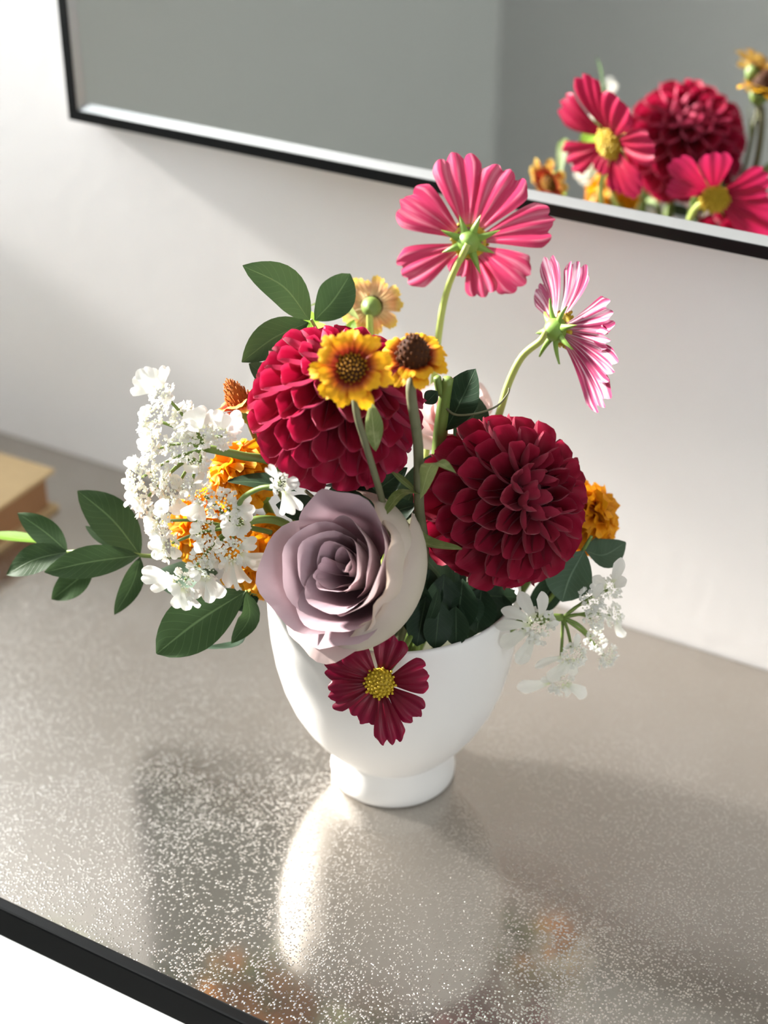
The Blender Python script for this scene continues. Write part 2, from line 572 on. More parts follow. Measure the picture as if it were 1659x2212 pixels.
# ------------------------------------------------------------------ console table
TX0, TX1, TY0, TY1 = -0.64, 0.62, -0.1755, 0.1806
tb = thing('console_table', 'narrow console table with embossed champagne metal top and black metal frame', 'table', (0, 0, ZF))
part('table_top', box('table_top', TX0, TX1, TY0, TY1, -0.012, 0.0, M['table']), tb, label='embossed champagne coloured metal top')
rail = box('front_rail', TX0 - 0.0065, TX1 + 0.0065, TY0 - 0.0065, TY0, -0.018, 0.0012, M['black'], 0.0012)
part('front_rail', rail, tb, label='black metal rail')
part('back_rail', box('back_rail', TX0 - 0.0065, TX1 + 0.0065, TY1 - 0.008, TY1, -0.030, -0.012, M['black']), tb)
for x0 in (TX0 - 0.0065, TX1):
    part('side_rail', box('side_rail', x0, x0 + 0.0065, TY0, TY1 - 0.0005, -0.018, 0.0012, M['black'], 0.0012), tb)
leg = box('leg', -0.0125, 0.0125, -0.0125, 0.0125, ZF, -0.018, M['black'], 0.001)
for x in (TX0 + 0.008, TX1 - 0.008):
    for y in (TY0 + 0.006, TY1 - 0.012):
        part('leg', leg, tb, Matrix.Translation((x, y, 0)))

# ------------------------------------------------------------------ mirror on the wall
MX0, MX1, MZ0, MZ1 = -0.3175, 0.5, 0.2505, 1.05
MY = YB - 0.020                                          # front plane of the black face


def ring(x0, x1, z0, z1, prof, mat, name):
    """a mitred frame: prof is a list of (inset, y)"""
    V, F = [], []
    for ins, y in prof:
        V += [(x0 + ins, y, z0 + ins), (x1 - ins, y, z0 + ins), (x1 - ins, y, z1 - ins), (x0 + ins, y, z1 - ins)]
    for k in range(len(prof) - 1):
        for c in range(4):
            a, b = k * 4 + c, k * 4 + (c + 1) % 4
            F.append((a, b, b + 4, a + 4))
    return mk(name, V, F, mat, smooth=False)


mr = thing('wall_mirror', 'large rectangular mirror with thin black and silver frame hung on the pale wall', 'mirror',
           ((MX0 + MX1) / 2, YB - 0.01, MZ0))
part('outer_trim', ring(MX0 - 0.0035, MX1 + 0.0035, MZ0 - 0.0035, MZ1 + 0.0035,
                        [(0.0, YB), (0.0, YB - 0.012), (0.0035, MY + 0.001)], M['silver'], 'outer_trim'), mr, label='thin silver outer edge')
part('frame', ring(MX0, MX1, MZ0, MZ1, [(0.0, MY + 0.004), (0.0, MY), (0.0065, MY), (0.0065, MY + 0.004)], M['black'], 'frame'), mr,
     label='black frame face')
part('liner', ring(MX0 + 0.0065, MX1 - 0.0065, MZ0 + 0.0065, MZ1 - 0.0065, [(0.0, MY + 0.001), (0.004, MY + 0.0044)], M['liner'], 'liner'), mr,
     label='grey inner lip')
part('glass', box('glass', MX0 + 0.008, MX1 - 0.008, MY + 0.0045, MY + 0.009, MZ0 + 0.008, MZ1 - 0.008, M['glass']), mr, label='mirror glass')

# ------------------------------------------------------------------ book at the far end of the table
BH = 0.030
A = on_z(119, 1012, BH)
e1 = on_z(0, 976, BH) - A                                # along the far edge
e2 = on_z(0, 1094, BH) - A                               # along the near edge
e1.z = e2.z = 0
e1.normalize()
e2.normalize()
e1 = (e1 - e2 * (e1.dot(e2))).normalized()
bk = thing('book', 'old tan cloth hardback book lying on the table by the wall', 'book', (A.x, A.y, 0))
Mb = Matrix(((e1.x, e2.x, 0, A.x), (e1.y, e2.y, 0, A.y), (0, 0, 1, 0), (0, 0, 0, 1)))
part('front_cover', box('front_cover', 0, 0.14, 0, 0.21, BH - 0.003, BH, M['cover'], 0.0008), bk, Mb)
part('back_cover', box('back_cover', 0, 0.14, 0, 0.21, 0.0, 0.003, M['cover'], 0.0008), bk, Mb)
part('page_block', box('page_block', 0.005, 0.137, 0.005, 0.205, 0.003, BH - 0.003, M['pages']), bk, Mb, label='brown aged page edges')
part('spine', box('spine', 0.1372, 0.140, 0, 0.21, 0.003, BH - 0.003, M['cover']), bk, Mb)

# ------------------------------------------------------------------ vase
PROF = [(0.0, 0.002), (0.027, 0.002), (0.0285, 0.0), (0.0308, 0.0), (0.0320, 0.0014), (0.0323, 0.005), (0.0316, 0.011), (0.0303, 0.0165),
        (0.0302, 0.0188), (0.0318, 0.0213), (0.0360, 0.0255), (0.0410, 0.0315), (0.0466, 0.0400), (0.0517, 0.0500), (0.0558, 0.0615),
        (0.0588, 0.0745), (0.0606, 0.0880), (0.0615, 0.1020), (0.0618, 0.1140), (0.0615, 0.1172), (0.0605, 0.1184), (0.0594, 0.1176),
        (0.0588, 0.1150), (0.0583, 0.1000), (0.0568, 0.0800), (0.0520, 0.0600), (0.0440, 0.0450), (0.0320, 0.0350), (0.0160, 0.0300), (0.0, 0.0290)]
K = next(i for i, p in enumerate(PROF) if p == (0.0302, 0.0188))
vs = thing('vase', 'matte white ceramic footed bowl vase holding the bouquet', 'vase', (0, 0, 0))
part('foot', lathe('foot', PROF[:K + 1], 96, M['ceramic']), vs, label='short flared pedestal foot')
part('bowl', lathe('bowl', PROF[K:], 96, M['ceramic']), vs, label='deep rounded bowl')


# ------------------------------------------------------------------ bouquet helpers
def sink(k):
    """a spot low inside the vase where a stem ends"""
    a = k * 2.4
    r = 0.006 + 0.014 * ((k * 0.37) % 1)
    return Vector((r * math.cos(a), r * math.sin(a), 0.040))


_k = [0]


def root():
    _k[0] += 1
    return sink(_k[0])


def fit(base, tip, n, w, me, parent, name='petal', sz=None, lift=0.0):
    d = tip - base
    L = d.length
    return part(name, me, parent, frame(base, d, n, w, L, sz if sz else (w + L) / 2))


def cosmos_petal(name, mat, seed):
    r = random.Random(seed)
    ph, a = r.uniform(0, 6), r.uniform(0.7, 1.2)
    teeth = [r.uniform(-0.05, 0.03) for _ in range(4)]

    def fn(u, v):
        w = 0.08 + 0.42 * math.sin(min(1, u * 1.12) ** 1.3 * math.pi / 2) - 0.05 * max(0, u - 0.85) / 0.15
        lobe = abs(math.cos(1.5 * math.pi * v * (0.95 + 0.1 * math.sin(ph)))) ** 0.8
        tip = 1 - 0.10 * v * v - 0.10 * (1 - lobe) + teeth[int((v + 1) * 1.99)] * 0.8
        y = u * (1 + (tip - 1) * u ** 4)
        z = 0.034 * a * (math.cos(v * 9.4) + 0.5 * math.sin(v * 5 + ph)) * u ** 0.8 * (1 - 0.3 * u) + 0.05 * v * v * u + 0.10 * math.sin(u * math.pi) - 0.06 * u * u * math.cos(ph)
        return (v * w, y, z)
    return grid(name, 14, 21, fn, mat)


def cup_petal(name, mat, seed):
    r = random.Random(seed)
    tw = r.uniform(-0.08, 0.08)

    def fn(u, v):
        half = 0.20 + 0.36 * math.sin(min(1, u * 1.05) ** 0.9 * math.pi * 0.60)
        if u > 0.66:
            half *= math.sqrt(max(0.0, 1 - ((u - 0.66) / 0.345) ** 2)) * 0.80 + 0.20
        al = 1.75 - 0.55 * u                      # rolled like a funnel at the foot, opening at the lip
        rho = half / al
        y = u * (1 - 0.05 * v * v * u * u)
        z = rho * (1 - math.cos(v * al)) - 0.10 * math.sin(u * math.pi) + 0.10 * u ** 3
        return (rho * math.sin(v * al) + tw * u * u, y, -z * 0.0 + z)
    return grid(name, 10, 9, fn, mat)


def ruffle_petal(name, mat, seed):
    r = random.Random(seed)
    ph, fr = r.uniform(0, 6), r.uniform(3.5, 5.5)

    def fn(u, v):
        w = 0.15 + 0.40 * u ** 0.7
        y = u * (1 - 0.18 * v * v - 0.06 * math.sin(v * 7 + ph) * u)
        z = 0.16 * math.sin(v * fr + ph) * u + 0.10 * v * v * u - 0.22 * u ** 3
        return (v * w, y, z)
    return grid(name, 5, 9, fn, mat)


def ray_petal(name, mat, seed):
    r = random.Random(seed)
    ph, bend = r.uniform(0, 6), r.uniform(-0.08, 0.1)

    def fn(u, v):
        w = 0.20 + 0.30 * math.sin(min(1.0, u * 1.1) * math.pi * 0.55)
        if u > 0.85:
            w *= 1 - 0.22 * ((u - 0.85) / 0.15) ** 2
        tip = 1 - 0.09 * abs(math.cos(v * 4.7)) ** 0.7 * (1 if abs(v) > 0.2 else 0.8) - 0.10 * v * v + 0.03 * math.sin(ph + 3 * v)
        y = u * (1 + (tip - 1) * u ** 4)
        return (v * w, y, 0.13 * v * v * u + 0.10 * math.sin(u * 2.6) - (0.18 + bend) * u ** 3 + 0.02 * math.cos(v * 9))
    return grid(name, 8, 11, fn, mat)


def lace_petal(name, mat, seed, plain_tip=False):
    r = random.Random(seed)
    notch, fold = r.uniform(0.06, 0.2), r.uniform(0.08, 0.25)

    def fn(u, v):
        w = 0.07 + 0.43 * math.sin(min(1.0, u * 1.05) ** 1.25 * math.pi * 0.56)
        if plain_tip:
            w = 0.12 + 0.36 * math.sin(min(1.0, u * 1.02) ** 1.1 * math.pi * 0.58)
            tip = 1 - 0.20 * v * v
        else:
            tip = 1 - notch * math.exp(-(v / 0.22) ** 2) - 0.16 * v ** 4
        y = u * (1 + (tip - 1) * u ** 3)
        return (v * w, y, fold * abs(v) * u * 0.5 + 0.12 * math.sin(u * 3) - 0.12 * u * u)
    return grid(name, 7, 9, fn, mat)


COS = [cosmos_petal('cosmos_petal', M['cosmos'], s) for s in range(4)]
COSM = [cosmos_petal('cosmos_petal_mauve', M['cosmos_mauve'], s + 10) for s in range(4)]
COSD = [cosmos_petal('cosmos_petal_dark', M['cosmos_dark'], s + 20) for s in range(4)]
CUP = [cup_petal('dahlia_petal', M['dahlia'], s) for s in range(3)]
CUPD = [cup_petal('dahlia_petal_dark', M['dahlia_dark'], s) for s in range(3)]
RUF = [ruffle_petal('marigold_petal', M['marigold'], s) for s in range(4)]
ZIN = [ray_petal('zinnia_petal', M['zinnia'], s) for s in range(4)]
ZINR = [ray_petal('zinnia_petal_rust', M['zinnia_red'], s) for s in range(3)]
LACE = [lace_petal('lace_petal', M['white'], s) for s in range(4)]
LACE_ROUND = [lace_petal('lace_petal_round', M['white'], s, True) for s in range(3)]


def blob_vf(c, r, V, F):
    """a small octahedral bead, once subdivided"""
    o = len(V)
    D = [(1, 0, 0), (-1, 0, 0), (0, 1, 0), (0, -1, 0), (0, 0, 1), (0, 0, -1)]
    V += [(c[0] + r * d[0], c[1] + r * d[1], c[2] + r * d[2]) for d in D]
    F += [tuple(o + i for i in t) for t in ((0, 2, 4), (2, 1, 4), (1, 3, 4), (3, 0, 4), (2, 0, 5), (1, 2, 5), (3, 1, 5), (0, 3, 5))]


def leaf_mesh(name, base, mid, tip, width, n, mat, fold=0.10, wave=0.03, blunt=0.5, seed=0):
    """a real curved blade through base, mid and tip; n is the way its upper face looks"""
    N = 13
    C = spline([base, mid, tip], N)
    V, F, uv = [], [], []
    m = 7
    L = (tip - base).length
    ph = (seed * 1.7) % 6.28
    for i, c in enumerate(C):
        u = i / (N - 1)
        t = (C[min(i + 1, N - 1)] - C[max(i - 1, 0)]).normalized()
        x = t.cross(n).normalized()
        z = x.cross(t)
        w = width * 0.5 * (math.sin(math.pi * u ** (0.80 + 0.35 * blunt)) ** (0.9 - 0.25 * blunt) if 0 < u < 1 else 0.0)
        w = max(w, width * 0.012)
        for j in range(m):
            v = -1 + 2 * j / (m - 1)
            V.append(c + x * (v * w) + z * (fold * width * (abs(v) ** 1.3) * (w / width) * 2 + wave * width * math.sin(u * 9 + ph + v * 2) * abs(v)))
            uv.append((0.5 + v / 2, u))
    for i in range(N - 1):
        for j in range(m - 1):
            a = i * m + j
            F.append((a, a + 1, a + m + 1, a + m))
    return mk(name, V, F, mat, uv)


_ls = [0]


def leaf(parent, base, tip, wpx, mat='leaf', off=0.0, off_tip=None, bend=(0, 0), n=(0.05, 0.12, 1.0), dmid=0.0, fold=0.10, blunt=0.5, name='leaf'):
    """a blade whose base and tip are seen at two pixels, at given distances behind the vase's axis"""
    _ls[0] += 1
    off_tip = off if off_tip is None else off_tip
    b, t = at(*base, off), at(*tip, off_tip)
    mpx = ((base[0] + tip[0]) / 2 + bend[0], (base[1] + tip[1]) / 2 + bend[1])
    m = at(*mpx, (off + off_tip) / 2 + dmid)
    nn = cd(*n)
    me = leaf_mesh(name, b, m, t, wpx * px2m(b), nn, M[mat], fold, 0.03, blunt, _ls[0])
    return part(name, me, parent)


def path(pts):
    return [at(*p) for p in pts]


# ------------------------------------------------------------------ dahlias
def dahlia(label, px, off, rpx, F, meshes, sq=1.0, n=118):
    P = at(*px, off)
    R = rpx * px2m(P)
    rt_ = root()
    t = thing('ball_dahlia', label, 'dahlia', rt_, 'ball dahlias in the vase')
    F = F.normalized()
    X = F.orthogonal().normalized()
    Y = F.cross(X)
    part('stem', tube('dahlia_stem', [rt_, rt_.lerp(P, 0.5) + Vector((0, 0, 0.01)), P - F * R * 0.5], 0.0026, 0.0030, M['stem']), t)
    V, Fc = [], []
    core = lathe('dahlia_core', [(0.0, -0.62 * R), (0.30 * R, -0.55 * R), (0.50 * R, -0.25 * R), (0.52 * R, 0.1 * R), (0.36 * R, 0.42 * R), (0.0, 0.52 * R)],
                 16, meshes[0].materials[0])
    part('core', core, t, frame(P, Y, F))
    for i in range(n):
        s = (i + 0.5) / n
        ct = 1 - s ** 1.12 * (1 - math.cos(math.radians(152)))
        th, ph = math.acos(max(-1, ct)), i * 2.39996
        e = X * math.cos(ph) + Y * math.sin(ph)
        nn = F * math.cos(th) + e * math.sin(th)
        tt = e * math.cos(th) - F * math.sin(th)          # away from the flower's centre
        g = 0.42 + 0.58 * min(1, s / 0.42) ** 0.7
        k = -0.30 + 1.12 * min(1, s / 0.26)
        d = (nn + tt * k).normalized()
        rr = R * (0.95 + 0.09 * random.random()) * (0.90 + 0.10 * min(1, s / 0.15))
        tip = P + nn * rr + tt * (0.06 * R)
        tip = P + (tip - P) - F * ((tip - P).dot(F)) * (1 - sq)
        L = R * 0.62 * (0.70 + 0.30 * g)
        w = R * 0.50 * g
        part('petal', meshes[i % len(meshes)], t, frame(tip - d * L, d, -tt + e * random.uniform(-0.1, 0.1), w, L, (w + L) / 2))
    return t


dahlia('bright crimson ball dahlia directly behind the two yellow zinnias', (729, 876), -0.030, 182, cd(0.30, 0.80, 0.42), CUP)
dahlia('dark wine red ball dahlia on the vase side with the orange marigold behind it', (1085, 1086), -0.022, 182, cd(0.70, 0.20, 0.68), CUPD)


# ------------------------------------------------------------------ cosmos
def disc_head(t, P, F, r, hgt, mat, fl_mat, n=46, fr=0.11, fl=0.5, name='disc', seed=0):
    prof = [(0.0, -0.2 * hgt), (r * 0.92, -0.1 * hgt), (r, 0.15 * hgt), (r * 0.86, 0.55 * hgt), (r * 0.5, 0.9 * hgt), (0.0, hgt)]
    Mx = frame(P, F.orthogonal(), F)
    d = part(name, lathe(name, prof[::-1], 20, mat), t, Mx)
    rr = random.Random(seed)
    V, Fc = [], []
    for i in range(n):
        s = math.sqrt((i + 0.5) / n)
        a = i * 2.39996
        x, y = s * r * 1.02 * math.cos(a), s * r * 1.02 * math.sin(a)
        z = hgt * (1 - s * s * 0.85)
        h = fl * r * rr.uniform(0.6, 1.2) * 0.5
        ox, oy = x / r * h * 0.5, y / r * h * 0.5
        o = len(V)
        q = fr * r * 0.6
        for k in range(4):
            b = k * math.pi / 2
            V.append((x + q * math.cos(b), y + q * math.sin(b), z - 0.1 * hgt))
        for k in range(4):
            b = k * math.pi / 2 + 0.4
            V.append((x + ox + q * 1.1 * math.cos(b), y + oy + q * 1.1 * math.sin(b), z + h))
        Fc += [(o + k, o + (k + 1) % 4, o + 4 + (k + 1) % 4, o + 4 + k) for k in range(4)] + [(o + 4, o + 5, o + 6, o + 7)]
    part('florets', mk('florets', V, Fc, fl_mat), d, Mx, kind='stuff')
    return d


def calyx(t, P, F, r, bract_len, n=8, mat='calyx'):
    """green cup behind the flower with pointed bracts"""
    Mx = frame(P, F.orthogonal(), F)
    prof = [(0.0, -1.15 * r), (0.35 * r, -1.1 * r), (0.85 * r, -0.6 * r), (1.0 * r, 0.0), (0.8 * r, 0.15 * r)]
    c = part('calyx', lathe('calyx', prof, 16, M[mat]), t, Mx)

    def fn(u, v):
        w = 0.5 * (1 - u) ** 0.7
        return (v * w, u, 0.10 * v * v + 0.25 * u * u)
    me = grid('bract', 6, 5, fn, M[mat])
    X = F.orthogonal().normalized()
    Y = F.cross(X)
    for i in range(n):
        a = 2 * math.pi * i / n + 0.3
        e = X * math.cos(a) + Y * math.sin(a)
        part('bract', me, c, frame(P + e * r * 0.7 - F * r * 0.5, e - F * random.uniform(-0.2, 0.5), F, bract_len * 0.36, bract_len * random.uniform(0.75, 1.1), bract_len))


def cosmos(label, px, off, F, tips, meshes, stem_pts, disc_r, h=0.004, back=True, stem_mat='stem_pale', r0=0.0016, calyx_r=0.005, bract=0.013):
    P = at(*px, off)
    s = px2m(P)
    rt_ = root()
    t = thing('cosmos_flower', label, 'cosmos', rt_, 'cosmos flowers in the bouquet')
    part('stem', tube('cosmos_stem', [rt_] + path(stem_pts) + [P - F * calyx_r * 1.05], r0 * 1.3, r0, M[stem_mat], n=28), t)
    calyx(t, P, F, calyx_r, bract, mat='calyx')
    for i, (tx, ty, w) in enumerate(tips):
        tp = on_plane(tx, ty, P + F * h, F)
        e = (tp - P)
        e -= F * e.dot(F)
        b = P + e.normalized() * calyx_r * 0.75 + F * 0.0008 * (i % 2)
        fit(b, tp + F * 0.0012 * (i % 2), F, w * s, meshes[i % len(meshes)], t)
    disc_head(t, P + F * 0.0015, F, disc_r, disc_r * 0.55, M['disc_yellow'], M['anther'], n=60, fr=0.16, fl=0.5, seed=int(px[0]))
    return t


F1 = cd(0.12, 0.30, -0.95)
cosmos('tall pink cosmos seen from behind in front of the mirror frame, petals spread wide', (1013, 522), 0.072, F1,
       [(980, 325, 108), (1108, 366, 120), (1200, 478, 100), (1136, 616, 108), (1046, 644, 74), (864, 594, 98), (868, 426, 112), (985, 598, 56)],
       COS, [(905, 1120, 0.03), (930, 900, 0.055), (948, 720, 0.066), (968, 620, 0.070)], 0.0085, h=0.007, calyx_r=0.0060, bract=0.0115)
F2 = cd(0.82, 0.10, -0.55)
cosmos('smaller mauve pink cosmos with white streaked petals turned sideways on a bent stem', (1205, 712), 0.030, F2,
       [(1172, 552, 70), (1240, 562, 88), (1322, 672, 84), (1312, 735, 60), (1322, 808, 84), (1296, 884, 92), (1150, 622, 60)],
       COSM, [(1000, 1140, 0.01), (1075, 905, 0.024), (1098, 830, 0.028), (1128, 770, 0.029), (1168, 736, 0.028)], 0.008, h=0.004, calyx_r=0.0062, bract=0.0115)
F3 = cd(-0.10, -0.05, 1.0)
cosmos('small burgundy cosmos with a yellow centre hanging over the vase rim', (822, 1473), -0.078, F3,
       [(702, 1434, 58), (752, 1393, 68), (850, 1371, 80), (928, 1455, 80), (908, 1548, 68), (848, 1610, 70), (778, 1562, 76), (709, 1508, 72)],
       COSD, [(905, 1330, -0.030), (885, 1378, -0.052), (860, 1420, -0.067)], 0.0066, h=0.003, calyx_r=0.0035, bract=0.007, stem_mat='stem', r0=0.0012)


# ------------------------------------------------------------------ zinnias
def zinnia(label, px, off, F, rpx, meshes, stem_pts, disc_px, hgt, fl='floret', disc='disc_brown', n1=9, n2=8, elev=0.12, stem_mat='stem_dark',
           lean=0.0, r0=0.0017, spiky=0.5, start=None):
    P = at(*px, off)
    s = px2m(P)
    R, dr = rpx * s, disc_px * s
    rt_ = start if start else root()
    t = thing('zinnia', label, 'zinnia', rt_, 'small zinnias in the bouquet')
    part('stem', tube('zinnia_stem', [rt_] + path(stem_pts) + [P - F * 0.006], r0 * 1.15, r0, M[stem_mat], n=28), t)
    cx = lathe('calyx', [(0.0, -0.008), (r0 * 1.2, -0.0075), (dr * 0.8, -0.004), (dr * 0.95, -0.001), (dr * 0.8, 0.0)], 16, M['stem'])
    part('calyx', cx, t, frame(P, F.orthogonal(), F))
    X = F.orthogonal().normalized()
    Y = F.cross(X)
    for ring_, (cnt, rad, el) in enumerate(((n1, 1.0, elev), (n2, 0.86, elev + 0.34))):
        for i in range(cnt):
            a = 2 * math.pi * (i + 0.5 * ring_) / cnt + random.uniform(-0.12, 0.12)
            e = X * math.cos(a) + Y * math.sin(a)
            d = e + F * (el + random.uniform(-0.12, 0.12) + lean)
            L = (R * rad - dr * 0.6) * random.uniform(0.92, 1.06)
            w = 2 * math.pi * R * 0.62 / cnt * random.uniform(0.85, 1.05)
            part('petal', meshes[(i + ring_) % len(meshes)], t, frame(P + e * dr * 0.62 + F * 0.0006 * ring_, d, F - e * el, w, L, (w + L) / 2))
    disc_head(t, P, F, dr, hgt, M[disc], M[fl], n=64, fr=0.12, fl=spiky, seed=int(px[0]))
    return t


z1 = zinnia('yellow zinnia with rust red centre facing forward in front of the crimson dahlia', (760, 797), -0.075, cd(-0.05, 0.12, 1.0), 94, ZIN,
            [(850, 1200, -0.045), (825, 1080, -0.062), (790, 960, -0.074), (770, 890, -0.078)], 34, 0.004, n1=9, n2=8, r0=0.0014)
leaf(z1, (812, 975), (800, 868), 44, 'leaf_mottled', -0.068, -0.066, n=(0.4, 0.2, 0.9))
z2 = zinnia('yellow zinnia with tall dark cone centre tilted upward beside the forward-facing one', (893, 778), -0.058, cd(-0.02, 0.60, 0.80), 82, ZIN,
            [(908, 1250, -0.03), (905, 1090, -0.052), (903, 960, -0.060), (888, 850, -0.062)], 36, 0.0135, fl='floret_dark', elev=0.05, n1=8, n2=7, r0=0.0021, spiky=0.4)
leaf(z2, (908, 1078), (985, 1022), 40, 'leaf_mottled', -0.056, -0.075, bend=(-12, -48), n=(0.2, 0.7, 0.5))
leaf(z2, (910, 1066), (826, 1118), 36, 'leaf_mottled', -0.056, -0.070, bend=(-2, -24), n=(-0.2, 0.7, 0.5))
leaf(z2, (838, 1112), (998, 1186), 62, 'leaf_mottled', -0.050, -0.066, bend=(-8, 22), n=(0.3, 0.8, 0.45))
leaf(z2, (905, 1068), (838, 1010), 16, 'leaf_mottled', -0.052, -0.045, n=(0.2, 0.4, 0.9))
zinnia('rust red zinnia with spiky orange cone peeping out left of the crimson dahlia', (524, 880), -0.008, cd(-0.45, 0.85, 0.25), 74, ZINR,
       [(640, 1120, -0.005), (560, 960, -0.004)], 24, 0.013, fl='floret_rust', disc='floret_rust', n1=9, n2=6, elev=0.12, spiky=0.9)
zb = zinnia('pale backlit zinnia seen from behind near the wall, out of focus', (803, 662), 0.078, cd(0.15, 0.30, -0.93), 72, ZINR,
            [(830, 1000, 0.05), (805, 800, 0.072), (800, 720, 0.076)], 24, 0.006, n1=9, n2=7, elev=0.25, stem_mat='stem_pale')
leaf(zb, (775, 690), (668, 662), 34, 'leaf_mottled', 0.068, 0.050, bend=(0, -26), n=(-0.4, 0.85, 0.3))
leaf(zb, (765, 690), (738, 770), 40, 'leaf_backlit', 0.07, 0.06, n=(-0.4, 0.3, 0.85))


# ------------------------------------------------------------------ marigolds
def marigold(label, px, off, F, rpx, n=96):
    P = at(*px, off)
    R = rpx * px2m(P)
    rt_ = root()
    t = thing('marigold', label, 'marigold', rt_, 'orange marigolds in the bouquet')
    part('stem', tube('marigold_stem', [rt_, rt_.lerp(P, 0.55), P - F * R * 0.7], 0.002, 0.002, M['stem']), t)
    Mx = frame(P, F.orthogonal(), F)
    part('calyx', lathe('calyx', [(0, -1.0 * R), (0.25 * R, -0.95 * R), (0.40 * R, -0.6 * R), (0.5 * R, -0.2 * R), (0.3 * R, 0.0)], 14, M['calyx']), t, Mx)
    part('core', lathe('core', [(0, -0.3 * R), (0.55 * R, -0.25 * R), (0.62 * R, 0.15 * R), (0.4 * R, 0.5 * R), (0, 0.6 * R)], 14, M['marigold']), t, Mx)
    X = F.orthogonal().normalized()
    Y = F.cross(X)
    for i in range(n):
        s = (i + 0.5) / n
        th = math.acos(1 - s * (1 - math.cos(math.radians(125))))
        ph = i * 2.39996
        e = X * math.cos(ph) + Y * math.sin(ph)
        nn = F * math.cos(th) + e * math.sin(th)
        tt = e * math.cos(th) - F * math.sin(th)
        d = (nn + tt * random.uniform(0.2, 0.9) + e.cross(F) * random.uniform(-0.5, 0.5)).normalized()
        tip = P + nn * R * random.uniform(0.86, 1.04)
        L, w = R * 0.62, R * random.uniform(0.5, 0.68)
        part('petal', RUF[i % 4], t, frame(tip - d * L, d, -tt + e.cross(F) * random.uniform(-0.7, 0.7), w, L, L))
    return t


marigold('sunlit orange marigold tucked under the crimson dahlia behind the lace flowers', (525, 1030), -0.012, cd(-0.5, 0.5, 0.6), 84)
marigold('orange marigold glowing behind the middle of the white lace flowers', (446, 1140), -0.008, cd(-0.75, 0.2, 0.6), 88)
marigold('shaded amber marigold pressed against the mauve rose', (575, 1205), -0.022, cd(-0.35, 0.1, 0.9), 96)
marigold('orange marigold half hidden behind the dark wine red dahlia', (1256, 1122), 0.012, cd(0.7, 0.4, 0.45), 88)


# ------------------------------------------------------------------ roses
def rose_petal(name, mat, ph0, dph, R, Hh, curl=0.0, drop=0.0, spiral=0.08, seed=0, peak=0.0, ruffle=0.0, r0=0.15, edge_low=0.28, cx=0.0, cy=0.0, bulge=0.0):
    r = random.Random(seed)
    p1, p2 = r.uniform(0, 6), r.uniform(0, 6)

    def fn(u, v):
        v = -v                                    # so that the inner face is the front
        u = u * (1 - 0.30 * abs(v) ** 4.0 - 0.06 * v * v)
        k = 0.25 + 0.75 * math.sin(min(1.0, u * 1.25) * math.pi / 2)
        ph = ph0 + dph * v * k
        rad = R * (r0 + (1 - r0) * (1 - (1 - u) ** 2.3))
        rad = rad * (1 + spiral * v) + bulge * math.sin(math.pi * min(1.0, u * 1.02)) ** 0.8
        ru = max(0.0, (u - 0.62) / 0.38)
        rad += curl * ru ** 1.8 * (1 + 0.25 * math.sin(v * 3 + p1))
        z = Hh * u * (1 - edge_low * v * v * u) + peak * math.exp(-(v / 0.25) ** 2) * u ** 3 - drop * ru ** 2.6
        z += ruffle * ru * (math.sin(v * 8 + p1) * 0.6 + math.sin(v * 17 + p2) * 0.4)
        rad += ruffle * ru * math.sin(v * 11 + p2)
        return (rad * math.cos(ph) + cx * u, rad * math.sin(ph) + cy * u, z)
    return grid(name, 14, 23, fn, mat)


def rose_frame(P, F):
    X = (RT - F * RT.dot(F)).normalized()
    Y = F.cross(X)
    return Matrix(((X.x, Y.x, F.x, P.x), (X.y, Y.y, F.y, P.y), (X.z, Y.z, F.z, P.z), (0, 0, 0, 1)))


def rad(d):
    return math.radians(d)


FR = cd(-0.46, 0.16, 0.87)
RC = at(702, 1218, -0.083)                               # middle of the rose's opening
RB = RC - FR * 0.043
rt_ = root()
rs = thing('rose', 'dusty mauve rose with cream outer petals resting on the vase rim', 'rose', rt_, 'roses in the bouquet')
MR = rose_frame(RB, FR)
part('stem', tube('rose_stem', [rt_, (rt_ + RB) / 2 + Vector((0, 0, 0.004)), RB + FR * 0.002], 0.0028, 0.0032, M['stem']), rs)
part('hip', lathe('hip', [(0, -0.009), (0.004, -0.008), (0.0062, -0.003), (0.0055, 0.002), (0.003, 0.004)], 16, M['calyx']), rs, MR)
inner = [  # azimuth, half width, radius, height, curl, drop, shift of its middle
    (150, 170, 0.0026, 0.0345, 0.0008, 0.0, -0.0048, 0.0012), (330, 150, 0.0036, 0.0350, 0.0006, 0.0, 0.0030, 0.0020),
    (40, 165, 0.0052, 0.0358, 0.0008, 0.0, 0.0028, 0.0016), (215, 120, 0.0062, 0.0352, 0.0010, 0.0, -0.0030, -0.0010),
    (100, 150, 0.0086, 0.0366, 0.0012, 0.0, 0.0006, 0.0006), (262, 120, 0.0100, 0.0372, 0.0016, 0.0, 0.0, 0.0),
    (10, 118, 0.0120, 0.0388, 0.0014, 0.0, 0.0006, 0.0), (140, 112, 0.0142, 0.0390, 0.0022, 0.0, 0.0, 0.0),
    (262, 100, 0.0166, 0.0392, 0.0030, 0.0006, 0.0, 0.0), (22, 96, 0.0184, 0.0416, 0.0020, 0.0002, 0.0, 0.0),
    (165, 92, 0.0205, 0.0398, 0.0040, 0.0010, 0.0, 0.0), (255, 84, 0.0228, 0.0376, 0.0050, 0.0022, 0.0, 0.0),
    (338, 86, 0.0240, 0.0436, 0.0022, 0.0, 0.0, 0.0)]
for i, (a, w, R_, h_, c_, d_, cx_, cy_) in enumerate(inner):
    part('petal', rose_petal('rose_petal', M['rose'], rad(a), rad(w), R_, h_, c_, d_, 0.22, seed=i, ruffle=0.0006, cx=cx_, cy=cy_), rs, MR)
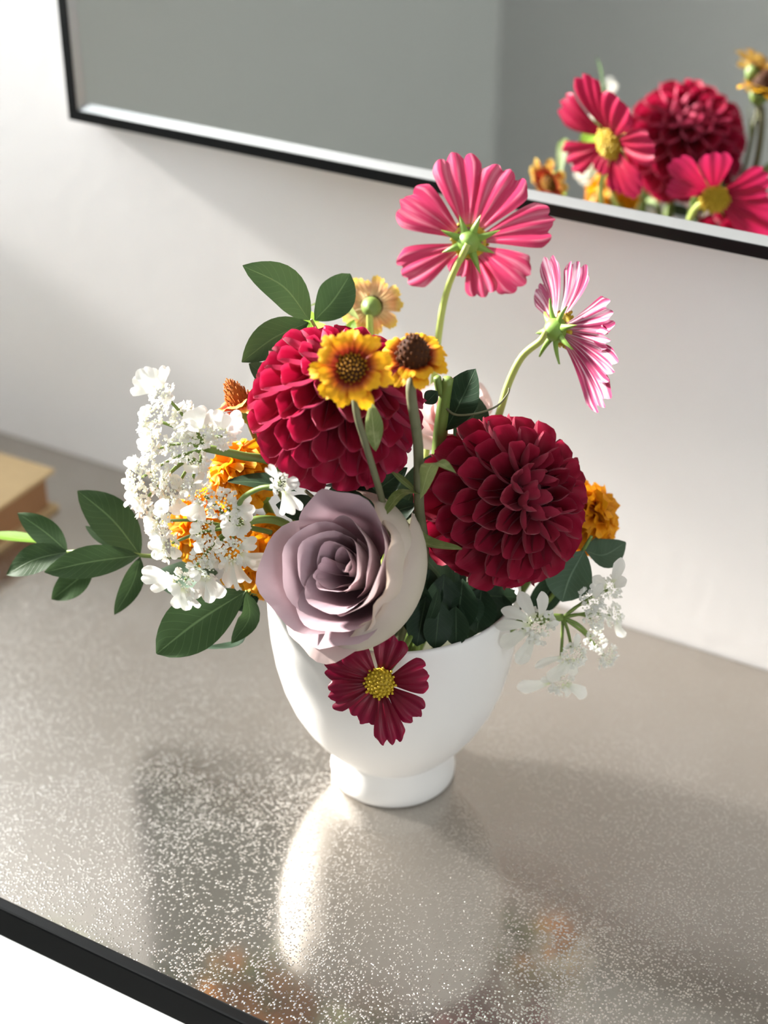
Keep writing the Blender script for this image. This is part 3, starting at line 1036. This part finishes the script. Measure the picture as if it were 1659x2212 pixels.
outer = [  # the open guard petals: azimuth, half width, radius, height, curl, drop, peak, bulge, material
    (78, 70, 0.0262, 0.0445, 0.0050, 0.001, 0.004, 0.0, 'rose'),        # tall back petal with a peaked tip
    (188, 80, 0.0265, 0.0385, 0.0085, 0.001, 0.0, 0.0, 'rose'),         # broad open petal on the marigold side
    (280, 72, 0.0255, 0.0345, 0.0100, 0.004, 0.0, 0.0, 'rose'),         # curled lower petal
    (236, 60, 0.0275, 0.0325, 0.0110, 0.005, 0.0, 0.0, 'rose_cream'),   # browned lower petal
    (350, 70, 0.0262, 0.0420, 0.0030, 0.0, 0.0, 0.008, 'rose_cream'),   # upright petal with a crinkled edge
    (325, 78, 0.0275, 0.0345, 0.0015, 0.0, 0.0, 0.012, 'rose_cream'),   # big cream outer petal
    (25, 65, 0.0275, 0.0360, 0.0020, 0.0, 0.0, 0.010, 'rose_cream')]
for i, (a, w, R_, h_, c_, d_, pk, bg_, m_) in enumerate(outer):
    part('petal', rose_petal('guard_petal', M[m_], rad(a), rad(w), R_, h_, c_, d_, 0.05, seed=40 + i, peak=pk, ruffle=0.0017 if i == 4 else 0.0011, edge_low=0.30, bulge=bg_), rs, MR)
for i in range(5):
    a = i * 1.257
    e = MR.to_3x3() @ Vector((math.cos(a), math.sin(a), 0))
    b = RB - FR * 0.002 + e * 0.005
    part('sepal', leaf_mesh('sepal', b, b + e * 0.014 + FR * 0.006, b + e * 0.024 + FR * 0.018, 0.007, -e + FR * 0.4, M['leaf_dark']), rs)
part('leaf', leaf_mesh('rose_leaf', at(915, 1365, -0.045), at(935, 1320, -0.052), at(948, 1270, -0.055), 0.006, cd(0.3, 0.2, 0.9), M['leaf_dark']), rs)

FB = cd(0.20, 0.70, 0.70)
PB = at(975, 915, 0.030)
rt_ = root()
rb = thing('rose', 'pale blush rose mostly hidden behind the dahlias and the cut stem', 'rose', rt_, 'roses in the bouquet')
MB = rose_frame(PB - FB * 0.012, FB)
part('stem', tube('rose_stem', [rt_, (rt_ + PB) / 2, PB - FB * 0.012], 0.0028, 0.003, M['stem']), rb)
for i in range(14):
    R_ = 0.005 + 0.0120 * i / 13
    part('petal', rose_petal('blush_petal', M['blush'], i * 2.2, rad(120 - 4 * i), R_, 0.034 - 0.0009 * i, 0.002 + 0.0007 * i, 0.0004 * i, 0.2, seed=80 + i, ruffle=0.0009), rb, MB)


# ------------------------------------------------------------------ lace flowers
def cluster_mesh(seed):
    """buds, stamens and tiny florets of one umbellet, radius about 1"""
    r = random.Random(seed)
    V, F = [], []
    for i in range(46):
        s = math.sqrt((i + 0.5) / 46)
        a = i * 2.39996
        h = 0.55 * (1 - s * s) + r.uniform(-0.15, 0.2)
        blob_vf((s * math.cos(a) * 0.92, s * math.sin(a) * 0.92, h), r.uniform(0.07, 0.13), V, F)
    me = mk('bud_cluster', V, F, M['bud'])
    return me


def tiny_mesh(seed):
    r = random.Random(seed)
    V, F = [], []
    for i in range(26):
        a, s = r.uniform(0, 6.28), r.uniform(0.35, 1.05)
        c = Vector((s * math.cos(a), s * math.sin(a), 0.4 * (1 - s) + r.uniform(0.0, 0.35)))
        for k in range(3):
            b = a + r.uniform(-1.3, 1.3)
            d = Vector((math.cos(b), math.sin(b), r.uniform(-0.2, 0.6))).normalized()
            x = d.cross(Vector((r.uniform(-0.5, 0.5), r.uniform(-0.5, 0.5), 1))).normalized()
            L, w = r.uniform(0.28, 0.50), r.uniform(0.13, 0.21)
            n = d.cross(x)
            o = len(V)
            V += [c, c + d * L * 0.55 - x * w + n * 0.04, c + d * L + n * 0.0, c + d * L * 0.55 + x * w + n * 0.04]
            F += [(o, o + 1, o + 2), (o, o + 2, o + 3)]
    return mk('tiny_florets', V, F, M['white'], uv=[(0.5, 0.7)] * len(V), smooth=False)


CL = [cluster_mesh(s) for s in range(4)]
TY = [tiny_mesh(s) for s in range(4)]
rl = random.Random(3)


def lace(label, hub, off, stem_pts, umbs, depth=0.022, toward=(0, 0.2, 1), start=None, stem_r=0.0019, meshes=LACE, wide=1.15):
    """umbs: (px, py, radius px, depth, list of (tip px, tip py, width px))"""
    P = at(*hub, off)
    rt_ = start if start else root()
    t = thing('lace_flower', label, 'lace flower', rt_, 'white lace flowers in the bouquet')
    part('stem', tube('lace_stem', [rt_] + path(stem_pts) + [P], stem_r * 1.15, stem_r, M['stem'], n=24), t)
    for k, (ux, uy, ur, ud, tips) in enumerate(umbs):
        Q = at(ux, uy, off + ud)
        s = px2m(Q)
        ax = ((Q - P).normalized() * 0.5 + cd(*toward) * 0.8).normalized()
        part('umbel_ray', tube('umbel_ray', [P, (P + Q) / 2 + cd(0, 0.3, 0.2) * 0.002, Q - ax * ur * s * 0.25], 0.0008, 0.0007, M['stem'], n=8, sides=6), t)
        sp = rl.uniform(0, 6.28)
        Mx = frame(Q, ax.orthogonal(), ax) @ Matrix.Rotation(sp, 4, 'Z') @ Matrix.Scale(ur * s, 4)
        u = part('umbellet', CL[k % 4], t, Mx, kind='stuff')
        part('tiny_florets', TY[k % 4], u, Mx, kind='stuff')
        for j, (tx, ty, w) in enumerate(tips):
            b0 = at(ux + (tx - ux) * 0.22, uy + (ty - uy) * 0.22, off + ud - 0.002)
            tp = at(tx, ty, off + ud - 0.004 + rl.uniform(-0.004, 0.004))
            fit(b0, tp, (cd(*toward) + cd(rl.uniform(-0.4, 0.4), rl.uniform(-0.3, 0.5), 0.3)).normalized(), w * s * wide, meshes[(k + j) % len(meshes)], u)
    return t


lace('sunlit white lace flower spreading highest above the marigolds', (446, 968), -0.030,
     [(640, 1120, -0.02), (600, 1008, -0.026), (520, 984, -0.030)],
     [(352, 850, 26, 0.002, [(283, 830, 46), (305, 796, 46), (340, 795, 42), (357, 790, 24), (372, 868, 22)]),
      (335, 905, 36, 0.004, [(300, 885, 24), (300, 935, 26)]),
      (400, 905, 34, 0.0, []),
      (335, 965, 38, 0.006, [(297, 960, 26), (303, 930, 22)]),
      (388, 965, 34, -0.004, []),
      (438, 938, 30, -0.006, [(415, 884, 46), (448, 880, 44), (408, 915, 22)]),
      (478, 940, 32, -0.008, [(482, 890, 40), (522, 900, 42), (512, 925, 30), (440, 960, 24)]),
      (300, 1030, 36, 0.006, [(272, 990, 24), (265, 1050, 26)]),
      (352, 1030, 34, 0.0, []),
      (430, 1000, 26, -0.006, [(410, 1020, 40), (432, 1022, 36), (424, 980, 20)]),
      (310, 1075, 36, 0.004, [(266, 1080, 34), (290, 1095, 38), (320, 1098, 28)]),
      (372, 1062, 32, -0.004, [(395, 1110, 40), (345, 1105, 36), (388, 1030, 24)]),
      (408, 1052, 24, -0.008, [(440, 1030, 24), (395, 1072, 20)])],
     toward=(-0.3, 0.3, 0.9))
lace('white lace flower with broad drooping petals between the rose and the leaf sprig', (505, 1140), -0.040,
     [(640, 1180, -0.03), (615, 1132, -0.036), (560, 1122, -0.04)],
     [(490, 1095, 34, -0.006, [(545, 1085, 34), (550, 1112, 34), (505, 1070, 20)]),
      (440, 1070, 26, -0.002, [(400, 1120, 36), (420, 1122, 40)]),
      (445, 1148, 30, -0.006, [(410, 1140, 24)]),
      (350, 1125, 36, 0.004, [(310, 1135, 34), (322, 1158, 36), (345, 1095, 30)]),
      (366, 1175, 32, 0.002, [(322, 1192, 36), (325, 1165, 30), (332, 1205, 22), (385, 1205, 22)]),
      (520, 1130, 22, -0.008, [(478, 1145, 34), (508, 1160, 34), (528, 1155, 32), (540, 1125, 28)]),
      (503, 1188, 34, -0.010, [(555, 1172, 30), (572, 1218, 42), (500, 1275, 40), (528, 1262, 40), (478, 1235, 22)]),
      (446, 1195, 28, -0.006, [(420, 1180, 22)]),
      (440, 1228, 30, -0.008, [(432, 1298, 40), (470, 1298, 46), (415, 1250, 24), (475, 1215, 22)]),
      (396, 1256, 32, -0.006, [(305, 1240, 38), (322, 1262, 34), (388, 1318, 40), (418, 1318, 36), (368, 1280, 30)])],
     toward=(-0.1, -0.1, 1.0))
lace('single small white lace floret standing above the mauve rose', (598, 1050), -0.062,
     [(520, 1130, -0.040), (520, 1082, -0.050), (558, 1056, -0.058)],
     [(608, 1046, 20, -0.004, [(577, 1006, 22), (644, 1040, 24), (632, 1060, 20), (620, 1112, 30), (644, 1108, 32)])], start=at(585, 1150, -0.03), stem_r=0.0011)
lace('white lace flower leaning out over the vase edge beside the dark dahlia', (1216, 1334), -0.030,
     [(1020, 1420, -0.02), (1110, 1352, -0.026), (1160, 1334, -0.030)],
     [(1165, 1350, 34, -0.010, [(1122, 1280, 30), (1172, 1280, 28), (1084, 1316, 30), (1070, 1352, 26), (1078, 1396, 34), (1118, 1436, 34), (1208, 1345, 16)]),
      (1275, 1300, 26, -0.004, [(1300, 1262, 18)]),
      (1282, 1335, 24, -0.004, []),
      (1318, 1272, 24, 0.004, [(1342, 1208, 26), (1352, 1252, 26), (1282, 1246, 24), (1275, 1266, 18)]),
      (1322, 1330, 24, 0.004, [(1348, 1378, 22)]),
      (1282, 1378, 26, -0.002, []),
      (1238, 1412, 28, -0.010, [(1154, 1440, 20), (1184, 1472, 30), (1208, 1458, 26), (1238, 1462, 22), (1248, 1370, 16)]),
      (1308, 1418, 24, 0.0, []),
      (1210, 1470, 26, -0.008, [(1116, 1486, 30), (1232, 1504, 22), (1268, 1504, 30), (1168, 1468, 16)])],
     toward=(0.1, 0.1, 1.0), meshes=LACE_ROUND, wide=1.05)


# ------------------------------------------------------------------ leafy sprigs
def sprig(label, stem_pts, mat='twig', r=0.0011):
    rt_ = root()
    t = thing('leaf_sprig', label, 'leaf sprig', rt_, 'leafy green sprigs in the bouquet')
    part('stem', tube('sprig_stem', [rt_] + path(stem_pts), r * 1.4, r * 0.7, M[mat], n=30), t)
    return t


s = sprig('long leafy sprig reaching out past the lace flowers towards the book', [(640, 1290, -0.01), (520, 1225, -0.012), (420, 1205, -0.014), (305, 1200, -0.014), (240, 1184, -0.012), (145, 1192, -0.010)], 'stem')
leaf(s, (303, 1200), (168, 1060), 92, 'leaf', -0.014, 0.004, bend=(8, -6))
leaf(s, (301, 1200), (96, 1236), 70, 'leaf', -0.016, -0.022, bend=(-4, -4))
leaf(s, (303, 1203), (247, 1328), 46, 'leaf', -0.015, -0.022, bend=(10, -2), n=(0.1, 0.1, 1.0))
leaf(s, (146, 1192), (38, 1108), 58, 'leaf', -0.010, 0.005, bend=(6, 0), n=(-0.2, 0.3, 0.9))
leaf(s, (146, 1192), (14, 1242), 66, 'leaf', -0.010, -0.015, bend=(-4, -8), n=(-0.1, 0.3, 0.9))
leaf(s, (205, 1222), (112, 1295), 62, 'leaf', -0.010, -0.010)
leaf(s, (250, 1184), (184, 1136), 24, 'leaf', -0.010, 0.0)
leaf(s, (118, 1172), (-40, 1152), 34, 'leaf_backlit', 0.0, 0.02, n=(-0.2, 0.8, 0.5))
s = sprig('leafy sprig drooping low over the table under the lace flowers', [(640, 1330, -0.02), (590, 1290, -0.035), (530, 1278, -0.040)], 'stem')
leaf(s, (530, 1278), (338, 1412), 122, 'leaf', -0.042, -0.055, bend=(-8, -2), blunt=0.8, n=(0.1, 0.15, 1.0))
leaf(s, (532, 1280), (500, 1390), 46, 'leaf', -0.042, -0.045, bend=(22, 0), n=(0.3, 0.4, 0.85))
leaf(s, (545, 1290), (428, 1402), 36, 'leaf_grey', -0.036, -0.045, bend=(40, 38), n=(0.0, 0.9, 0.3))
leaf(s, (470, 1236), (328, 1240), 92, 'leaf_grey', -0.020, -0.014, bend=(0, 16), n=(-0.3, 0.6, 0.7))
leaf(s, (440, 1270), (362, 1330), 52, 'leaf_dark', -0.018, -0.012, n=(-0.6, 0.5, 0.6))
leaf(s, (560, 1285), (508, 1316), 40, 'leaf_dark', -0.036, -0.036)
s = sprig('upright leafy sprig rising behind the crimson dahlia against the wall', [(760, 1120, 0.0), (720, 850, 0.022), (690, 730, 0.024), (672, 690, 0.024)], 'stem_pale')
leaf(s, (668, 692), (524, 574), 84, 'leaf', 0.024, 0.010, bend=(16, -14), n=(0.25, 0.0, 0.95))
leaf(s, (680, 692), (757, 592), 84, 'leaf', 0.026, 0.045, bend=(2, 6), n=(0.25, 0.0, 0.95), blunt=0.9)
leaf(s, (666, 696), (522, 782), 78, 'leaf', 0.022, 0.006, bend=(-4, -8), n=(0.2, 0.0, 0.95))
leaf(s, (670, 698), (628, 762), 62, 'leaf_backlit', 0.026, 0.030, n=(-0.3, 0.2, 0.9))
leaf(s, (640, 682), (690, 700), 40, 'leaf_backlit', 0.034, 0.034)
leaf(s, (674, 698), (716, 748), 44, 'leaf_backlit', 0.026, 0.030, n=(0.3, 0.2, 0.9))
leaf(s, (600, 830), (538, 785), 46, 'leaf_dark', 0.010, 0.008)
s = sprig('grey green leaf pair beside the marigold above the leaning lace flower', [(1080, 1400, -0.01), (1190, 1290, -0.012), (1252, 1200, -0.016), (1278, 1158, -0.016)], 'stem')
leaf(s, (1262, 1190), (1214, 1300), 104, 'leaf_grey', -0.018, -0.030, bend=(-8, 4), blunt=0.7, n=(0.0, 0.35, 0.95))
leaf(s, (1264, 1190), (1352, 1172), 84, 'leaf_grey', -0.018, -0.010, bend=(-4, 18), blunt=0.3, n=(0.2, 0.6, 0.75))
leaf(s, (1225, 1220), (1142, 1340), 66, 'leaf_dark', -0.008, -0.012, n=(0.3, 0.2, 0.9))
s = sprig('thick cut stem with two dark glossy leaves between the dahlias', [(945, 1180, -0.010), (948, 1000, -0.004), (955, 900, -0.004), (968, 818, -0.006)], 'stem', r=0.0036)
leaf(s, (962, 930), (1028, 797), 84, 'leaf_dark', -0.006, -0.004, bend=(2, 0), n=(-0.3, 0.2, 0.9), blunt=0.8)
leaf(s, (985, 965), (1032, 856), 74, 'leaf_dark', 0.004, 0.012, bend=(10, 0), n=(0.3, 0.2, 0.9))
leaf(s, (945, 845), (918, 872), 34, 'leaf_dark', -0.008, -0.010, n=(0.2, 0.4, 0.8))
part('side_shoot', tube('side_shoot', path([(952, 850, -0.005), (944, 815, -0.006)]), 0.0022, 0.0018, M['stem'], n=6), s)
part('tendril', tube('tendril', path([(962, 880, -0.006), (985, 896, -0.010), (1030, 893, -0.014), (1072, 878, -0.012), (1096, 852, -0.008), (1100, 838, -0.006)]), 0.0006, 0.0004, M['stem_dark'], n=24, sides=6), s)
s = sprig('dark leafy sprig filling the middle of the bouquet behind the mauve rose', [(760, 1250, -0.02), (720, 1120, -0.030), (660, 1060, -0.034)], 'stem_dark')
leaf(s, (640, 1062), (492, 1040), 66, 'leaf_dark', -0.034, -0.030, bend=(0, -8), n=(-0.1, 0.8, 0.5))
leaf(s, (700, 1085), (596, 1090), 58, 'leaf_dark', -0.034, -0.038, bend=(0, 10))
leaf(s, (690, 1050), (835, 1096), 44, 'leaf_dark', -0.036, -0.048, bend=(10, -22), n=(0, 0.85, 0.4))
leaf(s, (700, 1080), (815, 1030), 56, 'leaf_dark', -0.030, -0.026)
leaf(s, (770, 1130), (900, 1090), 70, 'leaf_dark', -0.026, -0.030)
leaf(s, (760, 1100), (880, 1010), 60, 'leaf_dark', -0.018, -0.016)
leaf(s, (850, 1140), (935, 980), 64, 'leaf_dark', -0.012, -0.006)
s = sprig('dark leafy sprig with added leaves darkening the vase mouth under the dark dahlia', [(960, 1380, -0.02), (985, 1320, -0.032), (1010, 1280, -0.034)], 'stem_dark')
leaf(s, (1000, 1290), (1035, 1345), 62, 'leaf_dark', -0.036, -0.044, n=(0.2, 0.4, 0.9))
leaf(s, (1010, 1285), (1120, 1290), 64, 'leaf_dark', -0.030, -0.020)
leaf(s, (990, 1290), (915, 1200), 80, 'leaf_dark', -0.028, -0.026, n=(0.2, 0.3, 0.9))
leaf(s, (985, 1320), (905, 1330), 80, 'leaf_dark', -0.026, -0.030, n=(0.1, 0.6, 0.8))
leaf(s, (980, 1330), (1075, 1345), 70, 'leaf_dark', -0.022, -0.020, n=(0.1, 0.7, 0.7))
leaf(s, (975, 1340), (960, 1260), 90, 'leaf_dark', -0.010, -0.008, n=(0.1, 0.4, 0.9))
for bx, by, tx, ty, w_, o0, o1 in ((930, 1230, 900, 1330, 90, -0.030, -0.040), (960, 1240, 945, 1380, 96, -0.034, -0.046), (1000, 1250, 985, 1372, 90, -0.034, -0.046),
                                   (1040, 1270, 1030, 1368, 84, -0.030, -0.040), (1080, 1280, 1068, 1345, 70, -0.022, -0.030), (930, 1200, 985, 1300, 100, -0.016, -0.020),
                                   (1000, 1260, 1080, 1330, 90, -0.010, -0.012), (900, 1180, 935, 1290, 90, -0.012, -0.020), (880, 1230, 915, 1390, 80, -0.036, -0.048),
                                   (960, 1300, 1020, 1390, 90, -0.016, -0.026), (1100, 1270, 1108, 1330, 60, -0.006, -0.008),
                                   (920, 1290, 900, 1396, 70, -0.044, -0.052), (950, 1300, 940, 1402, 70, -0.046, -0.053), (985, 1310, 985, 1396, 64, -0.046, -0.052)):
    leaf(s, (bx, by), (tx, ty), w_, 'leaf_dark', o0, o1, n=(random.uniform(-0.3, 0.3), 0.35, 0.9), blunt=0.7)  # extra dark leaves added to stand in for shade in the vase mouth
